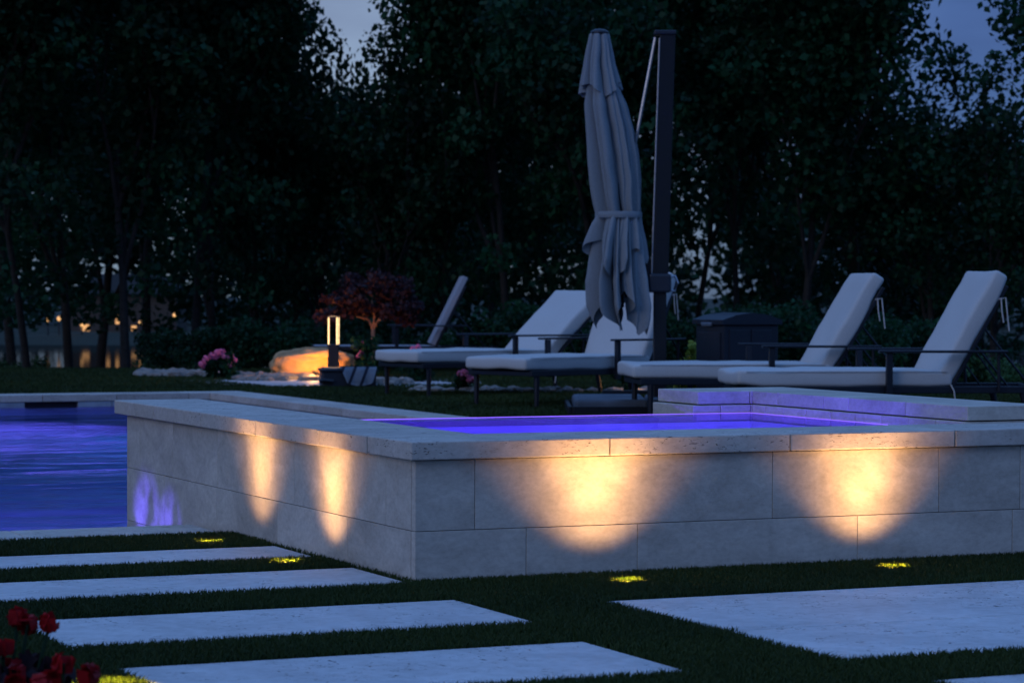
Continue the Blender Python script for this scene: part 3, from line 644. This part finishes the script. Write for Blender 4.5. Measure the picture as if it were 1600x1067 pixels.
go = bpy.data.objects.new('rock_glow', g_); COL.objects.link(go); go.parent = sl_; go.location = (-.15, -.28, .13)

def leaves(n, centers, rad, size, seed, flat=.7, droop=0):
    rs = np.random.RandomState(seed); C = np.array([c[:3] for c in centers]); RR = np.array([c[3] for c in centers])
    idx = rs.choice(len(C), n, p=RR**2/np.sum(RR**2)); d = rs.randn(n, 3); d /= np.linalg.norm(d, axis=1)[:, None]
    r = RR[idx]*rs.rand(n)**.42; P = C[idx]+d*r[:, None]*np.array([1, 1, flat])
    P[:, 2] -= droop*rs.rand(n)
    s = size*(.55+.8*rs.rand(n)); u = rs.randn(n, 3); u /= np.linalg.norm(u, axis=1)[:, None]; v = np.cross(u, rs.randn(n, 3)); v /= np.linalg.norm(v, axis=1)[:, None]
    u *= s[:, None]; v *= s[:, None]*.36; nrm = np.cross(u, v); nrm /= np.linalg.norm(nrm, axis=1)[:, None]; nrm *= s[:, None]*.12
    co = np.stack([P-u*.5, P-u*.05+v+nrm, P+u*.5, P-u*.05-v+nrm], 1)
    me = bpy.data.meshes.new('leaves'); me.vertices.add(n*4); me.vertices.foreach_set('co', co.ravel().astype(np.float32))
    me.loops.add(n*4); me.loops.foreach_set('vertex_index', np.arange(n*4, dtype=np.int32))
    me.polygons.add(n); me.polygons.foreach_set('loop_start', (np.arange(n)*4).astype(np.int32)); me.polygons.foreach_set('loop_total', np.full(n, 4, np.int32))
    me.update(calc_edges=True); return me
def branches(bm, p, d, ln, r, lvl, ends, rnd):
    pts = [p]; q = p.copy(); dd = d.copy()
    for k in range(4):
        dd = (dd+Vector((rnd.uniform(-.16, .16), rnd.uniform(-.16, .16), rnd.uniform(-.02, .12)))).normalized(); q = q+dd*ln/4; pts.append(q.copy())
    tube(bm, pts, [r*(1-.12*k) for k in range(5)], 8 if lvl < 1 else 5, cap=False)
    if lvl >= 1: ends.append(pts[2].copy())
    if lvl >= 3: ends.append(q); return
    for k in range(3 if lvl else 5):
        a = rnd.uniform(0, 2*PI); sp_ = rnd.uniform(.45, .95)
        nd = (dd*1.0+Vector((math.cos(a), math.sin(a), rnd.uniform(-.05, .35)))*sp_).normalized()
        branches(bm, pts[rnd.choice((2, 3, 4))], nd, ln*rnd.uniform(.55, .8), r*.52, lvl+1, ends, rnd)
def make_tree_meshes(seed, h, spread, nleaf, lsize, tr, crad=.55, low=.3):
    rnd = random.Random(seed); bm = bmesh.new(); ends = []
    branches(bm, Vector((0, 0, -.3)), Vector((rnd.uniform(-.08, .08), rnd.uniform(-.08, .08), 1)), h*.42, tr, 0, ends, rnd)
    mz = max(e.z for e in ends); k = h*.93/mz; kx = spread/max(max(abs(e.x), abs(e.y)) for e in ends)
    cs = [(e.x*kx, e.y*kx, e.z*k, crad*rnd.uniform(.6, 1.25)) for e in ends]
    for _ in range(26):                                # lower skirts and filling clumps
        a = rnd.uniform(0, 2*PI); rr = spread*rnd.uniform(.3, .95); cs.append((rr*math.cos(a), rr*math.sin(a), h*rnd.uniform(low, .75), crad*rnd.uniform(.6, 1.2)))
    bmesh.ops.transform(bm, matrix=Matrix.Diagonal((kx if kx < 1.6 else 1.6, kx if kx < 1.6 else 1.6, k, 1)), verts=bm.verts)
    return bm, leaves(nleaf, cs, 0, lsize, seed)
VAR = []
for k, (h, spd, nl, lsz, tr, cr_, low) in enumerate([(7.5, 1.55, 19000, .105, .13, .50, .12), (7.0, 1.5, 14000, .105, .11, .46, .20), (5.2, 1.5, 14000, .10, .09, .46, .10), (4.1, 1.35, 9000, .085, .06, .36, .16), (7.5, 1.6, 8500, .115, .11, .42, .30)]):
    tb, lm = make_tree_meshes(10+k, h, spd, nl, lsz, tr, cr_, low)
    tm = bpy.data.meshes.new('trunk'); tb.to_mesh(tm); tb.free(); tm.polygons.foreach_set('use_smooth', [True]*len(tm.polygons)); tm.materials.append(MT['bark']); lm.materials.append(MT['leaf'])
    VAR.append((tm, lm))
def tree(px, D, v, sx=1, sz=1, rz=0, label='', group='tall dark trees behind the lawn'):
    p = ground_at(px, D); p.z = gh(p.x, p.y)
    r = empty('leafy_tree', p, rz); r.scale = (sx, sx, sz); tag(r, label, 'tree', group)
    t_ = bpy.data.objects.new('trunk', VAR[v][0]); COL.objects.link(t_); t_.parent = r
    c = bpy.data.objects.new('crown', VAR[v][1]); COL.objects.link(c); c.parent = r
    return r
TR = [(20, 37, 0, 1.2, 1, 2.9, 'back row tree behind the straight trunk at the left'), (150, 43, 1, 1.6, 1.2, .7, 'farthest tree above the pond gap'), (330, 38, 0, 1.0, .9, 1.9, 'back row tree above the pink flowers'),
      (-70, 30, 0, 1, 1, 0, 'dark leafy tree at the far left edge, nearest the pond gap'), (48, 32.5, 4, 1.05, 1, 1.2, 'dark tree with straight trunk standing left of the pond gap'),
      (200, 30.5, 1, 1, 1, 2.2, 'dark tree with a thick trunk on the right side of the pond gap'), (112, 35, 0, 1.1, 1, 4, 'dark tree leaning over the far lights beyond the lawn'),
      (300, 31.5, 0, .85, 1, .4, 'dark tree behind the pink flower clump'), (395, 33, 3, 1.0, 1.28, 3.3, 'dark tree just left of the upper sky gap'),
      (500, 33, 3, 1.0, 1.21, 5, 'shorter tree with its ragged top against the sky gap, above the bollard lamp'), (600, 31.5, 3, .97, 1.12, 1.9, 'shorter tree with small top in the sky gap, right of the bollard lamp'),
      (690, 32, 3, .95, 1.18, 4.9, 'mid height tree at the right side of the upper sky gap'),
      (795, 31, 0, .82, 1, 2.9, 'dark tree behind the bare lounger back'), (880, 33.5, 4, 1, 1, .8, 'dark open tree left of the closed parasol'),
      (950, 30.5, 2, .9, 1.0, 4.4, 'dark tree directly behind the closed parasol'), (1075, 34, 4, 1, 1, 3.8, 'dark open tree with sky specks right of the parasol post'),
      (1150, 31, 4, .9, .9, 5.5, 'dark tree behind the storage bin'), (1250, 30, 1, .95, .95, .3, 'dark bushy tree behind the third cushioned lounger'),
      (1345, 32, 0, .72, 1, 2.5, 'dark tall tree left of the right-hand sky gap'), (1450, 30.5, 3, 1.0, 1.0, 3.1, 'low tree under the right-hand sky gap, behind the last lounger'),
      (1560, 29.5, 3, .93, .93, 1.1, 'low dark tree cut by the right edge of the photo'), (1790, 30, 1, 1, .95, 4.1, 'dark tree beyond the right edge beside the last lounger'),
      (225, 40, 0, 1.35, 1.25, 1.7, 'back row tree between the pond gap and the flowers'), (760, 39, 1, 1.0, 1.1, .9, 'back row tree right of the upper sky gap'),
      (980, 41, 4, 1.4, 1.1, 2.0, 'back row tree glimpsed behind the parasol'), (1215, 40, 1, 1.15, 1.2, 5.0, 'back row tree behind the bushy right-hand trees'),
      (460, 44, 3, 1.5, 1.25, 2.7, 'low back row tree beneath the upper sky gap'), (620, 43, 3, 1.4, 1.15, 1.7, 'second low back row tree beneath the upper sky gap'), (-30, 42, 1, 1.5, 1.2, 2.7, 'back row tree at the far left edge'),
      (1400, 41, 3, 1.4, 1.2, 2.2, 'back row tree left of the right-hand sky gap'), (1530, 42, 3, 1.5, 1.0, 3.2, 'low back row tree beneath the right-hand sky gap')]
for a in TR: tree(*a)
# shrubs under the trees
def shrub_mesh(seed, n, wd, h, size, m):
    rnd = random.Random(seed); cs = [(rnd.uniform(-wd, wd), rnd.uniform(-wd*.6, wd*.6), rnd.uniform(.15, h*.75), rnd.uniform(.25, .45)*min(1, h)) for _ in range(16)]
    me = leaves(n, cs, 0, size, seed); me.materials.append(m); return me
SHR = [shrub_mesh(k, 3800, .95, 1.25, .085, MT['leaf']) for k in range(3)]+[shrub_mesh(9, 2600, .7, .9, .07, MT['leafbright'])]
stm = bmesh.new()
for k in range(6): a = k*1.05; tube(stm, [(0, 0, -.1), (.2*math.cos(a), .2*math.sin(a), .4), (.45*math.cos(a), .4*math.sin(a), .85)], [.02, .014, .006], 5)
stme = bpy.data.meshes.new('stems'); stm.to_mesh(stme); stm.free(); stme.materials.append(MT['bark'])
SB = [(285, 28.2, 0, 'round dark shrub behind the pink flowers'), (375, 28.8, 1, 'dark shrub left of the glowing boulder'), (455, 28.2, 2, 'dark shrub right behind the glowing boulder'), (540, 29.6, 0, 'dark shrub behind the bollard lamp'), (640, 29.4, 1, 'dark shrub right of the red maple'),
      (730, 29.0, 2, 'dark shrub behind the bare lounger back'), (830, 27, 0, 'dark shrub behind the low reclined lounger'), (930, 26.6, 1, 'dark shrub behind the parasol skirt'), (1040, 26.5, 2, 'dark shrub left of the storage bin'), (1140, 25.5, 0, 'dark shrub behind the storage bin'),
      (1240, 25, 1, 'dark shrub right of the storage bin'), (1330, 24.6, 2, 'dark shrub behind the back of the third cushioned lounger'), (1430, 24, 0, 'dark shrub between the two upright lounger backs'), (1520, 24, 3, 'lighter leafy shrub under the arm of the rightmost lounger'), (1610, 23, 3, 'lighter leafy shrub at the right edge behind the rightmost lounger'), (1690, 23, 1, 'dark shrub beyond the right edge'),
      (245, 29.5, 3, 'lighter green shrub beside the pond gap'), (20, 33.5, 3, 'pale green shrub at the left edge in the pond gap')]
for k, (px, D, v, lab_) in enumerate(SB):
    p = ground_at(px, D); p.z = gh(p.x, p.y); s = .45+.3*((k*37) % 7)/7
    if v == 3: s *= .8
    r = empty('shrub', p, k*1.3); r.scale = (s, s, s); tag(r, lab_, 'shrub', 'shrubs under the trees')
    for nm, me in (('foliage', SHR[v]), ('stems', stme)):
        c = bpy.data.objects.new(nm, me); COL.objects.link(c); c.parent = r
# red maple
mp_ = ground_at(583, 25.8); mpl = empty('red_maple', mp_, -YAW); tag(mpl, 'small spreading red maple with pale lit trunk beside the bollard lamp', 'tree')
bm = bmesh.new(); km = 4080/25.8
def Mq(px, py, dy=0): return Vector(((px-583)/km, dy, .84+(457-py)/km))
tube(bm, [Mq(582, 590), Mq(584, 545), Mq(583, 515)], [.028, .022, .020], 8)
for pts in ([(583, 517), (578, 505), (570, 492), (555, 478)], [(583, 517), (590, 503), (598, 490), (604, 470)], [(583, 515), (585, 495), (580, 470)], [(590, 503), (600, 497), (622, 480)], [(575, 500), (560, 497), (540, 480)]):
    tube(bm, [Mq(x, y, .03*i) for i, (x, y) in enumerate(pts)], [.015, .011, .008, .004][:len(pts)], 6)
obj('trunk', bm, MT['maplebark'], mpl, True)
rnd = random.Random(3); cs = []
for _ in range(60):
    px = rnd.uniform(505, 655); t_ = (px-580)/78; top = 420+38*t_*t_
    q = Mq(px, rnd.uniform(top+6, 487+abs(t_)*14), rnd.uniform(-.35, .35)); cs.append((q.x, q.y, q.z, rnd.uniform(.06, .13)))
me = leaves(5200, cs, 0, .05, 8, flat=.5, droop=.05); obj('crown', me, MT['leafred'], mpl)
# flowers
def flower_clump(px, D, wpx, hpx, label, petal, nleaf=900, nfl=26, seed=1, fr=.028, lsz=.05, leafm='leaf'):
    p = ground_at(px, D); k = 4080/D; wd, h = wpx/k/2, hpx/k; rnd = random.Random(seed)
    r = empty('flowering_plant', p, -YAW); tag(r, label, 'flowers', None)
    cs = [(rnd.uniform(-wd*.8, wd*.8), rnd.uniform(-wd*.5, wd*.5), rnd.uniform(.15, .8)*h, h*.25) for _ in range(10)]
    obj('foliage', leaves(nleaf, cs, 0, lsz, seed), MT[leafm], r)
    bm = bmesh.new()
    for _ in range(nfl):
        a = rnd.uniform(0, PI); c = Vector((math.cos(a)*wd*rnd.uniform(.3, 1), rnd.uniform(-wd*.6, wd*.4), h*(.45+.55*math.sin(a)*rnd.uniform(.6, 1))))
        for j in range(9):
            d = Vector((rnd.gauss(0, 1), rnd.gauss(0, 1)-.6, rnd.gauss(0, 1)+.3)).normalized(); u = d.cross(Vector((rnd.random(), rnd.random(), rnd.random()))).normalized(); v = d.cross(u); q = c+d*fr*.7
            bm.faces.new([bm.verts.new(q+u*fr*.75+d*fr*.2), bm.verts.new(q+v*fr*.6), bm.verts.new(q-u*fr*.75+d*fr*.2), bm.verts.new(q-v*fr*.6)])
    obj('blossoms', bm, MT[petal], r); return r
flower_clump(346, 24.9, 62, 45, 'clump of pink flowers at the lawn edge left of the boulder', 'pink', seed=1)
flower_clump(650, 24.3, 40, 60, 'pink flowers peeking over the leftmost cushioned lounger seat', 'pink', seed=2, nfl=12)
flower_clump(727, 21.9, 26, 34, 'small pink flowers seen under the loungers', 'pink', 300, 9, 3)
flower_clump(1080, 20.6, 30, 90, 'yellow green leafy plant left of the storage bin', 'yellowleaf', 420, 22, 4, leafm='yellowleaf')
flower_clump(573, 25.0, 26, 75, 'small plant with orange lit leaves beside the maple trunk', 'pink', 500, 3, 5)
flower_clump(985, 21.5, 60, 45, 'low leafy plant seen below the lounger behind the parasol base', 'yellowleaf', 420, 2, 6)
# small lamps behind the loungers that light the bed
for k, (px, D, e, lab_) in enumerate(((985, 21.9, .9, 'small warm bed light under the loungers near the parasol base'), (1072, 20.9, .7, 'small warm bed light beside the yellow green plant'), (560, 25.1, .3, 'small warm bed light at the foot of the red maple'))):
    p = ground_at(px, D); r = empty('bed_light', p); tag(r, lab_, 'garden light', 'small garden bed lights')
    bm = bmesh.new(); tube(bm, [(0, 0, 0), (0, 0, .05)], .012, 8); lathe(bm, [(.02, .05), (.03, .055), (.03, .065), (.01, .075)], 12); obj('stake', bm, MT['metal'], r)
    g_ = bpy.data.lights.new('bed_lamp', 'POINT'); g_.energy = e; g_.color = (1, .5, .15) if k != 1 else (1, .75, .1); g_.shadow_soft_size = .02
    go = bpy.data.objects.new('bed_lamp', g_); COL.objects.link(go); go.parent = r; go.location = (0, -.05, .10)
# dark low crate with striped towel
cp = ground_at(540, 22.9); cr = empty('storage_crate', cp, -YAW+R(8)); tag(cr, 'low black crate on the lawn at the foot of the leftmost cushioned lounger', 'crate')
bm = bmesh.new(); box(bm, (-.22, -.16, 0), (.26, .16, .175), .02, 2); obj('body', bm, MT['blackplastic'], cr)
bm = bmesh.new(); box(bm, (-.235, -.175, .14), (.275, .175, .165), .008, 2); tube(bm, [(-.23, -.17, .06), (-.21, -.19, .07), (-.12, -.185, .06)], .02, 6); obj('rim', bm, MT['metal'], cr)
m, t, b = newmat('striped_towel'); wv = node(t, 'ShaderNodeTexWave', Scale=2.6, wave_type='BANDS', bands_direction='X'); tc = node(t, 'ShaderNodeTexCoord'); rmp = node(t, 'ShaderNodeValToRGB')
rmp.color_ramp.elements[0].position = .12; rmp.color_ramp.elements[0].color = (.02, .03, .06, 1); rmp.color_ramp.elements[1].position = .2; rmp.color_ramp.elements[1].color = (.26, .33, .42, 1)
mpg = node(t, 'ShaderNodeMapping'); mpg.inputs['Rotation'].default_value = (0, R(-28), 0); mpg.inputs['Scale'].default_value = (1.3, 1, 1)
t.links.new(tc.outputs['Object'], mpg.inputs[0]); t.links.new(mpg.outputs[0], wv.inputs['Vector']); t.links.new(wv.outputs[0], rmp.inputs[0]); t.links.new(rmp.outputs[0], b.inputs['Base Color']); b.inputs['Roughness'].default_value = .9
bm = bmesh.new(); gx, gy = 14, 12; G = {}
for i in range(gx+1):
    for j in range(gy+1):
        u, v = i/gx, j/gy; sh = .85+.15*math.cos((u-.5)*PI)
        if v < .35: q = (-.06+.32*u, .05-.24*(v/.35), .186)
        else:
            vv = (v-.35)/.65; q = (-.06+.32*u+(.06-.10*u)*vv, -.19-.03*math.sin(vv*2)-.008*math.sin(u*14), .186-.165*vv*sh)
        G[i, j] = bm.verts.new(q)
for i in range(gx):
    for j in range(gy): bm.faces.new((G[i, j], G[i+1, j], G[i+1, j+1], G[i, j+1]))
bmesh.ops.solidify(bm, geom=bm.faces[:], thickness=.006)
o = obj('striped_towel', bm, m, None, True); o.location = cp; o.rotation_euler.z = -YAW+R(8); tag(o, 'pale blue towel with dark stripes draped over the black crate', 'towel')

# ------------------------------------------------------------------ house and lamps beyond the pond
hp = ground_at(140, 78); hs = empty('distant_house', Vector((hp.x, hp.y, -.45)), -YAW); hs.scale = (.5, .5, .5); tag(hs, 'small tan pavilion across the pond with warm lit windows, glimpsed between tree trunks', 'house')
bm = bmesh.new(); box(bm, (-1.2, 0, 0), (5.2, 5, 2.4)); obj('wall', bm, MT['dimwarm'], hs)
bm = bmesh.new(); vs = [bm.verts.new(q) for q in ((-1.6, -.4, 2.4), (5.6, -.4, 2.4), (5.6, 5.4, 2.4), (-1.6, 5.4, 2.4), (.2, 2.5, 3.6), (3.8, 2.5, 3.6))]
for f in ((0, 1, 5, 4), (1, 2, 5), (2, 3, 4, 5), (3, 0, 4), (3, 2, 1, 0)): bm.faces.new([vs[i] for i in f])
obj('roof', bm, MT['bark'], hs)
for x, z, w_, h_ in ((-.5, .15, .5, .42), (1.0, .6, .22, .6), (1.55, .6, .22, .6), (2.5, .2, .3, .3), (4.1, .1, .25, .25)):
    bm = bmesh.new(); box(bm, (x, -.03, z), (x+w_, .0, z+h_)); f = obj('window', bm, MT['warmwin'], hs)
for k, (px, y) in enumerate(((75, 499), (92, 498), (103, 496), (128, 507), (107, 517), (273, 493), (219, 505))):
    p = at(px, y, 75.5); r = empty('garden_lamp', (p.x, p.y, -.75)); tag(r, ('leftmost tiny warm lamp across the pond', 'tiny warm lamp second from the left across the pond', 'highest tiny lamp of the left cluster across the pond', 'tiny warm lamp in front of the lit house wall across the pond', 'lowest tiny warm lamp across the pond', 'lone tiny lamp farthest right, above the green shrub', 'tiny lamp beside the thick dark trunk, right of the house')[k], 'garden lamp', 'tiny lamps across the pond')
    bm = bmesh.new(); tube(bm, [(0, 0, 0), (0, 0, p.z+.70)], .02, 6); obj('post', bm, MT['metal'], r)
    bm = bmesh.new(); lathe(bm, [(.02, -.06), (.055, -.02), (.055, .03), (.02, .07)], 12, (0, 0, p.z+.75)); obj('globe', bm, emis('globe_glow', (1, .52, .18), 1.2), r)
# far wood
fw = [(lambda x: (x, random.uniform(-4, 4), random.uniform(.2, 7.5 if x < 0 else 5.5), 1.5))(random.uniform(-60, 60)) for _ in range(900)]
FM = leaves(90000, fw, 0, .34, 77)
FM.materials.append(MT['leaf']); o = bpy.data.objects.new('far_wood', FM); COL.objects.link(o); p = ground_at(800, 92); o.location = (p.x, p.y, -.3); o.rotation_euler.z = -YAW
tag(o, 'dark far-off wood across the pond', 'wood', kind='stuff')

# ------------------------------------------------------------------ foreground plants
def begonia(px, D, hpx, ytop, label, seed, n, wd):
    p = ground_at(px, D); r = empty('red_flowering_plant', p, -YAW); tag(r, label, 'flowers', 'blurred red plants in the foreground'); rnd = random.Random(seed)
    k = 4080/D; top = .84+(457-ytop)/k; bm = bmesh.new(); bs = bmesh.new()
    cs = []
    for _ in range(n):
        x, y = rnd.gauss(0, wd*.5), rnd.gauss(0, wd*.5); z = top*rnd.uniform(.45, 1.0); tube(bs, [(x*.4, y*.4, 0), (x*.8, y*.8, z*.6), (x, y, z)], .0035, 5)
        cs.append((x, y, z*.5, .05))
        for j in range(10):
            d = Vector((rnd.gauss(0, 1), rnd.gauss(0, 1), rnd.gauss(0, 1))).normalized(); u = d.orthogonal().normalized(); v = d.cross(u); q = Vector((x, y, z))+d*.014; f = .018
            bm.faces.new([bm.verts.new(q+u*f), bm.verts.new(q+v*f), bm.verts.new(q-u*f), bm.verts.new(q-v*f)])
    obj('stems', bs, MT['leaf'], r); obj('blossoms', bm, MT['redp'], r); obj('foliage', leaves(500, cs, 0, .045, seed), MT['leafred'], r)
begonia(-12, 4.9, 60, 960, 'tall blurred red flower clump at the left edge, highest of the foreground', 1, 20, .085)
begonia(92, 4.5, 60, 1030, 'single blurred dark red spike beside the lit grass at the bottom left', 2, 7, .026)
begonia(40, 4.4, 60, 1062, 'low blurred dark red clump in the bottom left corner', 4, 12, .08)
